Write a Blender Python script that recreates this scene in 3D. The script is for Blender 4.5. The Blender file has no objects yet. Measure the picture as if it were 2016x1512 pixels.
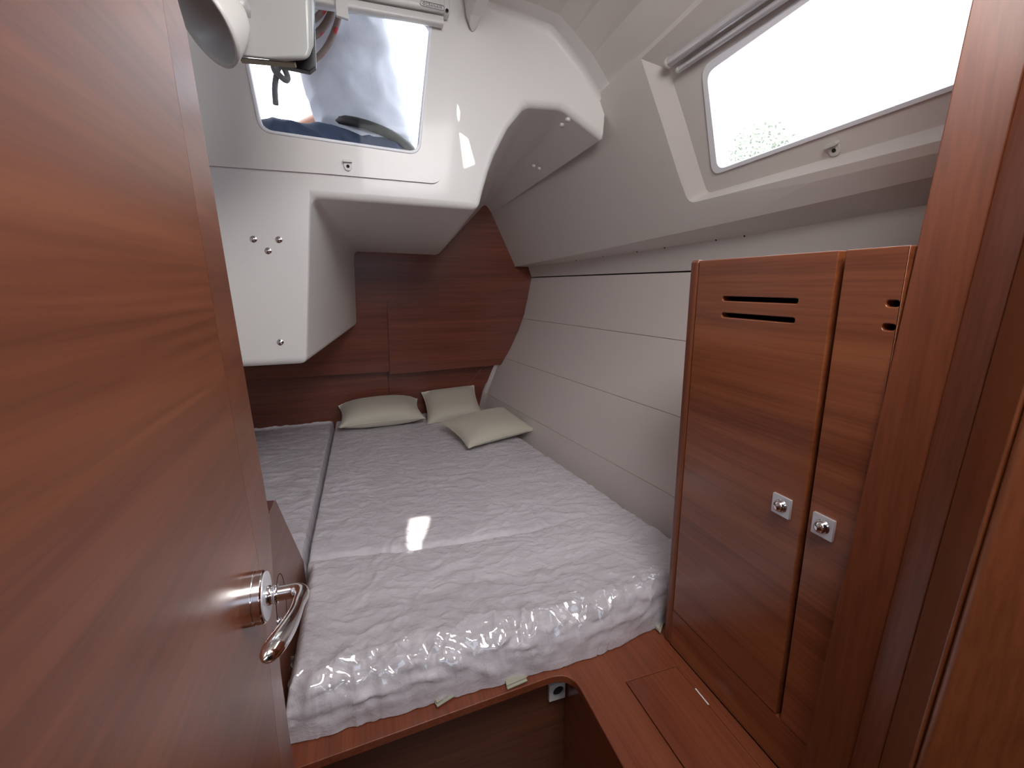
import bpy, bmesh, math, random
from mathutils import Vector, Matrix, noise
random.seed(4)
S = bpy.context.scene
COL = S.collection
V = Vector
# ---------------------------------------------------------------- camera
FPX = 900.0
PITCH, YAW, ROLL = math.radians(12.3), math.radians(18.2), .0095
sy, cy, sp, cp = math.sin(YAW), math.cos(YAW), math.sin(PITCH), math.cos(PITCH)
FW = V((sy*cp, cy*cp, -sp)); R0 = V((cy, -sy, 0)); U0 = V((sy*sp, cy*sp, cp))
RT = math.cos(ROLL)*R0 - math.sin(ROLL)*U0
UP = math.sin(ROLL)*R0 + math.cos(ROLL)*U0
EYE = V((0, 0, 1.5))
cam = bpy.data.cameras.new('camera'); camo = bpy.data.objects.new('camera', cam); COL.objects.link(camo)
m3 = Matrix((RT, UP, -FW)).transposed()
camo.matrix_world = Matrix.Translation(EYE) @ m3.to_4x4()
cam.sensor_width = 36; cam.lens = 36*FPX/2016; cam.clip_start = .01; cam.clip_end = 500
S.camera = camo
# ---------------------------------------------------------------- light
S.view_settings.view_transform = 'Standard'; S.view_settings.look = 'None'
S.view_settings.gamma = 1; S.view_settings.exposure = 0.0; S.view_settings.use_curve_mapping = False
w = bpy.data.worlds.new('sky'); S.world = w; w.use_nodes = True
bg = w.node_tree.nodes['Background']; bg.inputs[0].default_value = (.90, .95, 1.0, 1); bg.inputs[1].default_value = 5.0
SUN_DIR = V((.50, .62, -.60)).normalized()
sl = bpy.data.lights.new('sun', 'SUN'); sl.energy = 16; sl.angle = math.radians(.5); sl.color = (1, .96, .86)
so = bpy.data.objects.new('sun', sl); COL.objects.link(so); so.location = (0, 0, 6)
so.rotation_euler = SUN_DIR.to_track_quat('-Z', 'Y').to_euler()
def area(name, loc, tgt, sx, sz, power, color, portal=False):
    l = bpy.data.lights.new(name, 'AREA'); l.shape = 'RECTANGLE'; l.size = sx; l.size_y = sz
    l.energy = power; l.color = color; l.cycles.is_portal = portal
    o = bpy.data.objects.new(name, l); COL.objects.link(o); o.location = loc
    o.rotation_euler = (V(tgt)-V(loc)).to_track_quat('-Z', 'Y').to_euler(); return o
area('saloon_skylight', (.10, -1.3, 2.25), (.1, 1.5, .9), 1.3, .8, 9, (.68, .81, 1.0))
area('overhead_fill', (.36, .05, 2.30), (.34, 1.35, .8), .55, .55, 17, (1.0, .97, .95))  # added fill light for the dark aft cabin, no hatch is built here

# ---------------------------------------------------------------- helpers
def ray(x, y): return FPX*FW + (x-1008)*RT - (y-756)*UP
def on(x, y, n, c):
    d = ray(x, y); n = V(n); return EYE + d*((c - n.dot(EYE))/n.dot(d))
AX, AY, AZ = (1, 0, 0), (0, 1, 0), (0, 0, 1)
K = .12
HC = (1, K, 0)
def setp(o, label=None, cat=None, group=None, kind=None):
    if label: o['label'] = label
    if cat: o['category'] = cat
    if group: o['group'] = group
    if kind: o['kind'] = kind
    return o
def empty(name, loc, label, cat, group=None):
    o = bpy.data.objects.new(name, None); o.empty_display_size = .05; COL.objects.link(o); o.location = loc
    return setp(o, label, cat, group)
ABS = {}
def mk(name, bm, mat, parent=None, smooth=None, bevel=0, seg=3, ang=25, solid=0):
    """link a bmesh with world-space vertices as one object"""
    bmesh.ops.remove_doubles(bm, verts=bm.verts, dist=1e-6)
    me = bpy.data.meshes.new(name); bm.to_mesh(me); bm.free()
    for m in (mat if isinstance(mat, (list, tuple)) else [mat]): me.materials.append(m)
    c = V((0, 0, 0))
    for v in me.vertices: c += v.co
    c /= max(1, len(me.vertices))
    c = V((round(c.x, 4), round(c.y, 4), round(c.z, 4)))
    me.transform(Matrix.Translation(-c))
    o = bpy.data.objects.new(name, me); COL.objects.link(o)
    ABS[o.name] = c
    if parent is not None:
        pl = ABS.get(parent.name, parent.location.copy())
        o.parent = parent; o.location = c-pl
    else: o.location = c
    if bevel:
        b = o.modifiers.new('bevel', 'BEVEL'); b.width = bevel; b.segments = seg; b.limit_method = 'ANGLE'
        b.angle_limit = math.radians(ang); b.harden_normals = True
        smooth = True if smooth is None else smooth
    if solid:
        s = o.modifiers.new('solid', 'SOLIDIFY'); s.thickness = solid; s.offset = -1
    if smooth:
        for p in me.polygons: p.use_smooth = True
    return o
def newbm(): return bmesh.new()
def box(bm, x0, x1, y0, y1, z0, z1):
    vs = [bm.verts.new((x, y, z)) for x in (x0, x1) for y in (y0, y1) for z in (z0, z1)]
    for f in ((0,1,3,2), (4,6,7,5), (0,4,5,1), (2,3,7,6), (0,2,6,4), (1,5,7,3)): bm.faces.new([vs[i] for i in f])
    return vs
def fill(bm, loops):
    """fill planar outline (first) with holes (rest); returns vert loops, faces"""
    vl = []; es = []
    for L in loops:
        vs = [bm.verts.new(p) for p in L]; vl.append(vs)
        es += [bm.edges.new((vs[i], vs[(i+1) % len(vs)])) for i in range(len(vs))]
    r = bmesh.ops.triangle_fill(bm, edges=es, use_beauty=True)
    return vl, [g for g in r['geom'] if isinstance(g, bmesh.types.BMFace)]
def slab(bm, loops, off):
    """solid plate: planar loops (world points) extruded by vector off"""
    a, _ = fill(bm, loops)
    b, _ = fill(bm, [[V(p)+V(off) for p in L] for L in loops])
    for la, lb in zip(a, b):
        n = len(la)
        for i in range(n):
            bm.faces.new((la[i], la[(i+1) % n], lb[(i+1) % n], lb[i]))
    bmesh.ops.recalc_face_normals(bm, faces=bm.faces)
    return bm
def loft(bm, A, B, closed=False):
    va = [bm.verts.new(p) for p in A]; vb = [bm.verts.new(p) for p in B]; n = len(va)
    for i in range(n if closed else n-1):
        bm.faces.new((va[i], va[(i+1) % n], vb[(i+1) % n], vb[i]))
def grid(bm, rows, closed_u=False):
    vv = [[bm.verts.new(p) for p in r] for r in rows]; fs = []
    for i in range(len(vv)-1):
        n = len(vv[i])
        for j in range(n if closed_u else n-1):
            fs.append(bm.faces.new((vv[i][j], vv[i][(j+1) % n], vv[i+1][(j+1) % n], vv[i+1][j])))
    return vv
def tube(bm, pts, rad, n=12, cap=True):
    pts = [V(p) for p in pts]
    if not isinstance(rad, (list, tuple)): rad = [rad]*len(pts)
    rows = []; prev = None
    for i, p in enumerate(pts):
        t = (pts[min(i+1, len(pts)-1)]-pts[max(i-1, 0)]).normalized()
        if prev is None:
            a = V((0, 0, 1)) if abs(t.z) < .9 else V((1, 0, 0)); x = t.cross(a).normalized()
        else: x = (prev - t*prev.dot(t)).normalized()
        prev = x; y = t.cross(x)
        rows.append([p + (x*math.cos(2*math.pi*k/n)+y*math.sin(2*math.pi*k/n))*rad[i] for k in range(n)])
    vv = grid(bm, rows, True)
    if cap: bm.faces.new(vv[0][::-1]); bm.faces.new(vv[-1])
    return vv
def lathe(bm, org, axis, prof, n=24):
    """prof: list of (distance along axis, radius)"""
    axis = V(axis).normalized(); a = V((0, 0, 1)) if abs(axis.z) < .9 else V((1, 0, 0))
    x = axis.cross(a).normalized(); y = axis.cross(x); rows = []
    for d, r in prof:
        r = max(r, 1e-5)
        rows.append([V(org)+axis*d+(x*math.cos(2*math.pi*k/n)+y*math.sin(2*math.pi*k/n))*r for k in range(n)])
    vv = grid(bm, rows, True)
    bmesh.ops.recalc_face_normals(bm, faces=bm.faces)
def smoothpts(P, n=8, closed=False):
    """Catmull-Rom"""
    P = [V(p) for p in P]; out = []; N = len(P)
    for i in range(N if closed else N-1):
        if closed: a, b, c, d = P[i-1], P[i], P[(i+1) % N], P[(i+2) % N]
        else: a, b, c, d = P[max(i-1, 0)], P[i], P[i+1], P[min(i+2, N-1)]
        for k in range(n):
            t = k/n
            out.append(.5*((2*b)+(c-a)*t+(2*a-5*b+4*c-d)*t*t+(3*b-a-3*c+d)*t**3))
    if not closed: out.append(P[-1])
    return out
def rounded(P, r, n=6, which=None):
    """round corners of planar polygon of Vectors"""
    P = [V(p) for p in P]; out = []; N = len(P)
    for i in range(N):
        if which is not None and i not in which: out.append(P[i]); continue
        rr = r if not isinstance(r, dict) else r[i]
        a = (P[i-1]-P[i]); b = (P[(i+1) % N]-P[i])
        ra = min(rr, a.length*.45, b.length*.45)
        p0 = P[i]+a.normalized()*ra; p1 = P[i]+b.normalized()*ra
        for k in range(n+1):
            t = k/n; out.append((1-t)**2*p0+2*t*(1-t)*P[i]+t*t*p1)
    return out
def sphere_rows(c, r, n=12, m=8, sc=(1, 1, 1)):
    return [[V(c)+V((r*sc[0]*math.sin(math.pi*i/m)*math.cos(2*math.pi*j/n), r*sc[1]*math.sin(math.pi*i/m)*math.sin(2*math.pi*j/n), r*sc[2]*math.cos(math.pi*i/m))) for j in range(n)] for i in range(m+1)]

def soft(t):
    t = max(0, min(1, t)); return t*t*(3-2*t)
def lerp(a, b, t): return a+(b-a)*t

# ---------------------------------------------------------------- materials
def mat(name, color, rough=.5, metal=0, coat=0, coat_rough=.1, spec=.5):
    m = bpy.data.materials.new(name); m.use_nodes = True
    b = m.node_tree.nodes['Principled BSDF']
    b.inputs['Base Color'].default_value = (*color, 1); b.inputs['Roughness'].default_value = rough
    b.inputs['Metallic'].default_value = metal; b.inputs['Coat Weight'].default_value = coat
    b.inputs['Coat Roughness'].default_value = coat_rough; b.inputs['Specular IOR Level'].default_value = spec
    return m
def nd(m, t, **kw):
    n = m.node_tree.nodes.new(t)
    for k, v in kw.items(): setattr(n, k, v)
    return n
def lk(m, a, b): m.node_tree.links.new(a, b)
def coords(m, scale, kind='Object', rot=(0, 0, 0), loc=(0, 0, 0)):
    tc = nd(m, 'ShaderNodeTexCoord'); mp = nd(m, 'ShaderNodeMapping')
    mp.inputs['Scale'].default_value = scale; mp.inputs['Rotation'].default_value = rot; mp.inputs['Location'].default_value = loc
    lk(m, tc.outputs[kind], mp.inputs['Vector']); return mp.outputs['Vector']
def ntex(m, vec, scale, detail=4, rough=.55, dist=0):
    n = nd(m, 'ShaderNodeTexNoise'); n.inputs['Scale'].default_value = scale; n.inputs['Detail'].default_value = detail
    n.inputs['Roughness'].default_value = rough; n.inputs['Distortion'].default_value = dist
    lk(m, vec, n.inputs['Vector']); return n.outputs['Fac']
def ramp(m, fac, stops):
    r = nd(m, 'ShaderNodeValToRGB'); e = r.color_ramp.elements
    while len(e) < len(stops): e.new(.5)
    for el, (p, c) in zip(e, stops): el.position = p; el.color = (*c, 1)
    lk(m, fac, r.inputs['Fac']); return r.outputs['Color']
def mixc(m, fac, a, b, mode='MIX'):
    x = nd(m, 'ShaderNodeMix', data_type='RGBA', blend_type=mode)
    if isinstance(fac, (int, float)): x.inputs[0].default_value = fac
    else: lk(m, fac, x.inputs[0])
    for s, i in ((a, 6), (b, 7)):
        if isinstance(s, tuple): x.inputs[i].default_value = (*s, 1)
        else: lk(m, s, x.inputs[i])
    return x.outputs[2]
def bump(m, h, strength, dist=.002, inp='Normal'):
    b = nd(m, 'ShaderNodeBump'); b.inputs['Strength'].default_value = strength; b.inputs['Distance'].default_value = dist
    lk(m, h, b.inputs['Height']); lk(m, b.outputs['Normal'], m.node_tree.nodes['Principled BSDF'].inputs[inp])
def wood(name, axis, dark, mid, light, rough=.28, coat=.35, crough=.16, off=0):
    """veneer with its grain along axis (0 x, 1 y, 2 z)"""
    m = mat(name, mid, rough, coat=coat, coat_rough=crough)
    s1 = [14, 14, 14]; s1[axis] = .55
    s2 = [170, 170, 170]; s2[axis] = 4
    s3 = [38, 38, 38]; s3[axis] = 1.1
    lc = (off, off*.7, off*.3)
    a = ntex(m, coords(m, s1, loc=lc), 1, 3, .5, .4)
    b = ntex(m, coords(m, s2, loc=lc), 1, 3, .6)
    c = ntex(m, coords(m, s3, loc=lc), 1, 4, .6, .5)
    col = ramp(m, a, [(.30, dark), (.5, mid), (.72, light)])
    col = mixc(m, .45, col, ramp(m, c, [(.32, dark), (.52, mid), (.70, light)]))
    col = mixc(m, .22, col, ramp(m, b, [(.35, tuple(v*.45 for v in dark)), (.6, light)]))
    lk(m, col, m.node_tree.nodes['Principled BSDF'].inputs['Base Color'])
    bump(m, b, .06, .0006)
    return m
WD, WM, WL = (.15, .036, .013), (.24, .066, .024), (.34, .110, .042)
W_y = wood('sapele_veneer_lengthwise', 1, WD, WM, WL)
W_door = wood('door_veneer', 1, (.10, .024, .009), (.175, .047, .017), (.255, .080, .030), rough=.42, coat=.5, crough=.33, off=3)
W_x = wood('sapele_veneer_crosswise', 0, (.12, .030, .017), (.19, .050, .028), (.26, .074, .040), off=5, coat=.2)
W_z = wood('sapele_solid_upright', 2, (.12, .030, .012), (.17, .045, .017), (.22, .064, .026), coat=.1, rough=.4, off=9)
W_board = wood('berth_board_veneer', 1, (.14, .030, .012), (.20, .048, .018), (.26, .072, .028), rough=.45, coat=.1, crough=.25, off=12)
GEL = mat('glossy_gelcoat', (.78, .755, .73), .3, coat=.2, coat_rough=.08, spec=.25)
h = ntex(GEL, coords(GEL, (1, 1, 1)), 9, 2); bump(GEL, h, .02, .004)
LIN = mat('deck_liner_gelcoat', (.66, .61, .575), .36, coat=.25, coat_rough=.2)
h = ntex(LIN, coords(LIN, (1, 1, 1)), 260, 2); bump(LIN, h, .05, .0006)
HUL = mat('hull_lining_panel', (.73, .655, .625), .45, coat=.1, coat_rough=.3)
h = ntex(HUL, coords(HUL, (1, 1, 1)), 320, 3); bump(HUL, h, .07, .0006)
WPL = mat('white_plastic', (.66, .64, .61), .35)
ALU = mat('silver_anodised_aluminium', (.62, .61, .62), .25, metal=.45)
CHR = mat('chrome', (.86, .85, .86), .07, metal=1)
SATIN = mat('satin_steel_plate', (.74, .75, .80), .38, metal=.55)
BLK = mat('black_plastic', (.008, .008, .009), .4)
DARK = mat('dark_gap', (.015, .008, .007), .8)
GASK = mat('white_rubber_gasket', (.86, .87, .92), .4)
FOAM = mat('pale_foam_strap', (.42, .40, .31), .85)
GLS = bpy.data.materials.new('acrylic_pane'); GLS.use_nodes = True
nt = GLS.node_tree; nt.nodes.clear()
out = nt.nodes.new('ShaderNodeOutputMaterial'); mx = nt.nodes.new('ShaderNodeMixShader'); tr = nt.nodes.new('ShaderNodeBsdfTransparent')
gl = nt.nodes.new('ShaderNodeBsdfGlossy'); gl.inputs['Roughness'].default_value = .03; fr = nt.nodes.new('ShaderNodeFresnel'); fr.inputs['IOR'].default_value = 1.10
tr.inputs[0].default_value = (.93, .95, .97, 1)
nt.links.new(fr.outputs[0], mx.inputs[0]); nt.links.new(tr.outputs[0], mx.inputs[1]); nt.links.new(gl.outputs[0], mx.inputs[2]); nt.links.new(mx.outputs[0], out.inputs[0])

# ---------------------------------------------------------------- dimensions
YF, YU, YL = 1.6, 2.8, 2.9          # cockpit moulding face, upper and lower aft bulkhead
ZM, ZB = .70, .585                  # mattress top, berth board top
XW = .70                            # wardrobe face
XP, YBACK = -1.5, -1.7
SEC = [(-.02, .80), (.3, .93), (.585, 1.045), (.70, 1.068), (.80, 1.092), (.99, 1.178), (1.10, 1.242), (1.21, 1.300), (1.30, 1.334), (1.40, 1.365), (1.536, 1.396)]
def hc(z):
    for (a, ca), (b, cb) in zip(SEC, SEC[1:]):
        if z <= b: return ca+(cb-ca)*(z-a)/(b-a)
    return SEC[-1][1]
def hull(y, z, o=0): return V((hc(z)+o-K*y, y, z))

# ---------------------------------------------------------------- structure: floor and shell
bm = newbm(); box(bm, XP-.05, 1.5, YBACK, 3.0, -.04, 0)
floor = mk('floor', bm, W_y); setp(floor, kind='structure')
bm = newbm(); box(bm, XP-.05, XP, YBACK, 3.0, 0, 2.6)
o = mk('wall_port', bm, HUL); setp(o, kind='structure')
bm = newbm(); box(bm, XP-.05, 1.6, YBACK-.05, YBACK, 0, 2.6)
o = mk('wall_forward', bm, LIN); setp(o, kind='structure')

# aft bulkhead: lower board, overhanging upper board and the raised locker front
bm = newbm(); slab(bm, [[(XP, YL, .3), (.95, YL, .3), (1.15, YL, 1.5), (XP, YL, 1.5)]], (0, .03, 0))
wa = mk('wall_aft', bm, W_x); setp(wa, 'dark reddish wood aft bulkhead behind the pillows', kind='structure')
def bh(x, y, yy=YU): return on(x, y, AY, yy)
bm = newbm()
up = [V((XP, YU, bh(490, 748).z)), bh(985, 718)]
up += [bh(1003, 688), bh(1020, 650), bh(1031, 618), bh(1038, 590), bh(1044, 560), bh(1050, 530), V((.98, YU, 1.75)), V((.9, YU, 2.0)), V((XP, YU, 2.0))]
slab(bm, [up], (0, .035, 0))
mk('upper_panel', bm, W_x, wa, bevel=.002)
bm = newbm()
lp = [bh(768, 737, YU-.016), bh(986, 718, YU-.016), bh(1004, 688, YU-.016), bh(1021, 650, YU-.016), bh(1032, 618, YU-.016), bh(1038, 587, YU-.016), bh(762, 592, YU-.016)]
lp = rounded(lp, .035, 6, which=[6]); lp = [p for p in lp]
slab(bm, [lp], (0, .012, 0))
setp(mk('locker_lid', bm, W_x, wa, bevel=.003), 'raised wooden locker lid with rounded corner')
bm = newbm(); box(bm, bh(764, 740, YL).x-.0015, bh(764, 740, YL).x+.0015, YL-.0012, YL, .6, 1.0)
mk('seam', bm, DARK, wa)
bm = newbm(); q = [bh(952, 722, YL-.012), bh(905, 775, YL-.012), bh(940, 775, YL-.012), bh(990, 715, YL-.012)]
slab(bm, [q], (0, .011, 0)); mk('cleat', bm, W_x, wa, bevel=.002)

# hull side
ws_bm = newbm()
zs = [-.02, .3, .585, .7, .8, .99, 1.1, 1.21, 1.3, 1.4, 1.536, 1.56]
loft(ws_bm, [hull(3.0, z, .012) for z in zs], [hull(YBACK, z, .012) for z in zs])
ws = mk('wall_starboard', ws_bm, DARK); setp(ws, 'flared hull side lined with white panels above the mattress', kind='structure')
for z0, z1 in ((.58, .80), (.80, 1.035), (1.035, 1.285), (1.285, 1.540)):
    bm = newbm(); n = 6; g = .0008
    zz = [z0+g+(z1-z0-2*g)*i/n for i in range(n+1)]
    rows = [[hull(y, z, 0) for z in zz] for y in (YL+.01, .45)]
    back = [[hull(y, z, .010) for z in zz] for y in (YL+.01, .45)]
    ring = [r+b[::-1] for r, b in zip(rows, back)]
    vv = grid(bm, ring, True); bm.faces.new(vv[0]); bm.faces.new(vv[1][::-1]); bmesh.ops.recalc_face_normals(bm, faces=bm.faces)
    mk('panel', bm, HUL, ws, bevel=.0015, seg=2, ang=40)

# coachroof-side plane W
pl_ = on(1177, 187, AY, YF); pT1 = on(1013, 522, AY, YU); pT2 = on(1849, 300, HC, 1.244)
WN = (pT1-pl_).cross(pT2-pl_).normalized()
if WN.x < 0: WN = -WN
WC = WN.dot(pl_)
def onw(x, y, off=0): return on(x, y, WN, WC+off)
D1, D2 = on(1013, 525, AY, YU), None
cD = D1.x+K*D1.y
Dp = [D1, on(1168, 495, HC, cD), on(1500, 424, HC, cD), on(1827, 350, HC, cD)]
Tp = [onw(1013, 522), onw(1153, 468), onw(1355, 415), onw(1849, 300)]
cB = 1.372
Bp = [on(1050, 524, HC, cB), on(1134, 513, HC, cB), on(1465, 465, HC, cB), on(1816, 405, HC, cB)]
def ext(P, y, i=-1, j=-2):
    a, b = P[i], P[j]; t = (y-a.y)/(a.y-b.y); return a+(a-b)*t
YE = YBACK-.02
def line_at(P, y):
    Q = sorted(P, key=lambda p: p.y)
    if y <= Q[0].y: a, b = Q[0], Q[1]
    elif y >= Q[-1].y: a, b = Q[-2], Q[-1]
    else:
        for a, b in zip(Q, Q[1:]):
            if a.y <= y <= b.y: break
    t = (y-a.y)/(b.y-a.y); return a+(b-a)*t
ys = [YU, 2.3, 1.9, 1.5, 1.2, .95, .75, .5, .2, YE]
# lip, soffit and the band with rivets (one moulded liner edge), bevelled
Al = [hull(y, 1.545, -.002) for y in ys]
lipT = [line_at(Tp, y) for y in ys]; lipT = [p - WN*(WN.dot(p)-WC) for p in lipT]
lipD = [line_at(Dp, y) for y in ys]; Bl = [line_at(Bp, y) for y in ys]
Ain = [hull(y, 1.546, .05) for y in ys]
# recess in the liner for the window
OFF = .035
cr0 = pl_; cr1 = onw(1371, 0)
crd = (cr1-cr0).normalized()
crF = cr0+crd*3.4; crA = cr0-crd*1.3
O = [onw(1262, 116), onw(1300, 232), onw(1338, 352), onw(1356, 401)]
o_r = onw(1849, 277); o_r2 = o_r+(o_r-O[-1]).normalized()*.9
topdir = crd
O_top2 = O[0]+crd*1.62
Ocr = O+[o_r, o_r2, O_top2]
Ocr = rounded(Ocr, .03, 6, which=[3])
I = [onw(1317, 137, OFF), onw(1350, 240, OFF), onw(1378, 335, OFF), onw(1393, 381, OFF)]
i_r = onw(1849, 248, OFF); i_r2 = i_r+(i_r-I[-1]).normalized()*.82
I_top2 = I[0]+crd*1.45
Icr = rounded(I+[i_r, i_r2, I_top2], .02, 6, which=[3])
# window opening in the recess plane (shared corner coordinates)
def winpoly(a, b, c, d, off, r):
    """a top-left, b bottom-left px ; c px along bottom ; d px along top; runs forward to hidden end"""
    A, B = onw(*a, off), onw(*b, off); C, Dd = onw(*c, off), onw(*d, off)
    L = .92
    C2 = B+(C-B).normalized()*L; D2_ = A+(Dd-A).normalized()*L*.97
    return rounded([A, B, C2, D2_], r, 7)
wo = winpoly((1383, 131), (1404, 345), (1868, 180), (1580, 0), OFF, .035)
gi = winpoly((1394, 143), (1415, 333), (1868, 169), (1578, 13), OFF, .028)
bm = newbm()
tA = (YU+.03-cr0.y)/-crd.y
outer = [cr0, cr0-crd*tA, ext(lipT, YU+.03, 0, 1)] + lipT + [crF]
fill(bm, [outer, Ocr])
nO, nI = len(Ocr), len(Icr)
assert nO == nI
va = [bm.verts.new(p) for p in Ocr]; vb = [bm.verts.new(p) for p in Icr]
for i in range(nO): bm.faces.new((va[i], va[(i+1) % nO], vb[(i+1) % nO], vb[i]))
fill(bm, [Icr, wo])
# lip strips
bmesh.ops.remove_doubles(bm, verts=bm.verts, dist=1e-5)
loft(bm, lipT, lipD); loft(bm, lipD, Bl); loft(bm, Bl, Al); loft(bm, Al, Ain)
bmesh.ops.remove_doubles(bm, verts=bm.verts, dist=1e-5)
for f in bm.faces:
    f.normal_update()
bmesh.ops.recalc_face_normals(bm, faces=bm.faces)
ssum = sum((f.normal.dot(WN))*f.calc_area() for f in bm.faces)
if ssum > 0: bmesh.ops.reverse_faces(bm, faces=bm.faces)
cl = mk('deck_liner', bm, LIN, ws, bevel=.012, seg=4, ang=12)
setp(cl, 'white moulded coachroof side with window recess and rolled lower lip')
# rivets
for (x, y) in ((1134, 513), (1187, 505), (1254, 496), (1308, 488), (1409, 473), (1465, 465)):
    p = on(x, y, HC, cB-.004); bm = newbm(); lathe(bm, p, (-.9, 0, -.3), [(-.002, .003), (0, .003), (.0012, .0018), (.0015, 0)], 8)
    mk('rivet', bm, DARK, ws)

# starboard window
def ringbm(a, b, off):
    bm = newbm(); slab(bm, [a, b], off); return bm
win = mk('window_2', ringbm([p-WN*.006 for p in wo], [p-WN*.006 for p in gi], WN*.022), GASK, bevel=.003)
setp(win, 'long white-gasketed coachroof window on the right', kind='structure')
bm = newbm(); slab(bm, [[p+WN*.008 for p in wo]], WN*.006); mk('pane', bm, GLS, win)

# ---------------------------------------------------------------- cockpit moulding (wall_cockpit)
def ff(x, y): return on(x, y, AY, YF)
a0 = V((XP, YF, ff(478, 722).z))
jF = ff(1186, 273); jB = onw(980, 412); lF = pl_; kF = ff(1189, 240)
F = [a0, ff(603, 717), ff(611, 388), ff(943, 412), ff(952, 372), ff(962, 335), ff(975, 300), ff(1000, 250), ff(1035, 207), ff(1108, 213), jF, kF, lF]
top = [ff(1146, 133), ff(1111, 89), ff(1082, 56), ff(1040, 37), ff(987, 19), ff(947, 0)]
topL = V((XP, YF, top[-1].z+.03))
ru, rd_ = bh(702, 641), bh(697, 495)
iB, dB = bh(945, 412), bh(862, 502)
B = [V((XP, YU, ru.z)), ru, rd_, dB, dB.lerp(iB, .3), dB.lerp(iB, .55), dB.lerp(iB, .75), dB.lerp(iB, .9), iB]
for k_ in (9, 10):
    t_ = (k_-8)/2; r_ = (jB-iB)-(F[10]-F[8]); B.append(iB+(F[k_]-F[8])+r_*t_)
# port hatch
hg_o = [ff(508, 262)+V((0, 0, 0)), ff(825, 306), ff(858, -62), ff(478, -120)]
zt = 2.315
hx0, hx1 = ff(505, 262), ff(829, 308)
def hxy(x, z): return V((x, YF, z))
# corners by their own positions
c_bl = ff(512, 262); c_br = ff(826, 307)
dl = ff(497, 190)-ff(512, 262); dr = ff(850, 60)-ff(826, 307)
c_tl = c_bl+dl*((zt-.03-c_bl.z)/dl.z); c_tr = c_br+dr*((zt-.02-c_br.z)/dr.z)
cen = (c_bl+c_br+c_tl+c_tr)/4
def inset(P, d):
    c = sum(P, V((0, 0, 0)))/len(P); out = []
    N = len(P)
    for i in range(N):
        a = (P[i-1]-P[i]).normalized(); b = (P[(i+1) % N]-P[i]).normalized()
        out.append(P[i]+(a+b)*d)
    return out
HO = [c_bl, c_br, c_tr, c_tl]
bm = newbm()
fo = F[:] + top + [topL]
fill(bm, [fo, rounded(HO, .035, 7)])
loft(bm, F[:11], [q+(p-q)*((YU+.03-q.y)/(p.y-q.y)) for p, q in zip(B, F)])
eA = [lF, kF, jF, jF+(jB-jF)*((YU+.03-jF.y)/(jB.y-jF.y))]
flange = ([p+V((0, 0, 0)) for p in eA], [p+V((.004, .0, .16)) for p in eA])
# ceiling fillet strip
ceilF = [lF]+top+[topL]
def fwd(p, y):   # ceiling lines run forward, gently converging like the crease
    d = (cr1-cr0); t = (y-p.y)/d.y; w_ = max(0, min(1, (p.x-.3)/.5)); v = p.copy(); v.y = y
    v.x += d.x*t*w_; v.z += d.z*t*w_ ; return v
strip = [fwd(p, 1.53) for p in ceilF]; strip[0] = strip[0]+V((.02, 0, -.02))
loft(bm, ceilF, strip)
bmesh.ops.remove_doubles(bm, verts=bm.verts, dist=1e-5)
bmesh.ops.recalc_face_normals(bm, faces=bm.faces)
s_ = sum(f.normal.y*f.calc_area() for f in bm.faces if abs(f.normal.y) > .9)
if s_ > 0: bmesh.ops.reverse_faces(bm, faces=bm.faces)
fbm_ = newbm(); loft(fbm_, *flange)
wc = mk('wall_cockpit', bm, GEL, bevel=.026, seg=5, ang=26)
setp(wc, 'glossy white cockpit moulding bulging into the cabin', kind='structure')
mk('side_flange', fbm_, GEL, wc)
# raised plate round the hatch
pb = [V((XP, YF, ff(410, 319).z)), ff(866, 362), ff(893, 150), ff(903, -40)]
pb = [V((XP, YF, ff(410, 319).z+.0)), ff(640, 343), ff(866, 363), ff(884, 200), ff(903, 20), V((ff(903, 20).x, YF, 2.345)), V((XP, YF, 2.345))]
pb = rounded(pb, .03, 6, which=[2, 5])
bm = newbm(); slab(bm, [[p+V((0, -.008, 0)) for p in pb], [p+V((0, -.008, 0)) for p in rounded(HO, .035, 7)]], (0, .008, 0))
mk('hatch_surround', bm, GEL, wc, bevel=.004, seg=3)
# screws
for (x, y) in ((499, 471), (549, 472), (528, 494), (552, 674)):
    p = ff(x, y); bm = newbm()
    lathe(bm, p, (0, -1, 0), [(0, .0105), (.001, .0105), (.0018, .008), (.0018, .006), (.0045, .0045), (.005, 0)], 16)
    mk('screw', bm, CHR, wc, smooth=True)
# white plugs under the cockpit seat
FN = ((F[8]-F[10]).cross(B[8]-F[8])).normalized()
if FN.z > 0: FN = -FN
for (x, y, r) in ((1118, 235, .0095), (1107, 246, .0095), (1051, 326, .008), (1062, 331, .008), (1001, 411, .006), (988, 417, .004)):
    p = on(x, y, FN, FN.dot(F[10])); bm = newbm()
    lathe(bm, p-FN*.002, FN, [(0, r), (.006, r), (.009, r*.7), (.0095, 0)], 12)
    mk('plug', bm, WPL, wc, smooth=True)
# moulded rib on the ceiling beside the hatch
bm = newbm()
rb0 = ff(922, 62); d = V((0, -1, 0))
rows = []
for t, hh, ww in ((0, .004, .008), (.015, .03, .022), (.05, .055, .03), (.3, .075, .034), (.9, .08, .036)):
    c = V((rb0.x+.012, YF-t-.004, rb0.z+.02*min(1, t/.05)))
    zt_ = 2.40
    rows.append([V((c.x-ww-.012, c.y, zt_)), V((c.x-ww, c.y, c.z+.025)), V((c.x-ww*.55, c.y, c.z)), V((c.x+ww*.55, c.y, c.z)), V((c.x+ww, c.y, c.z+.03)), V((c.x+ww+.012, c.y, zt_))])
grid(bm, rows); bm.faces.new([bm.verts[i] for i in range(0)]) if False else None
mk('rib', bm, GEL, wc, bevel=.008, seg=3, ang=20)

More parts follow.
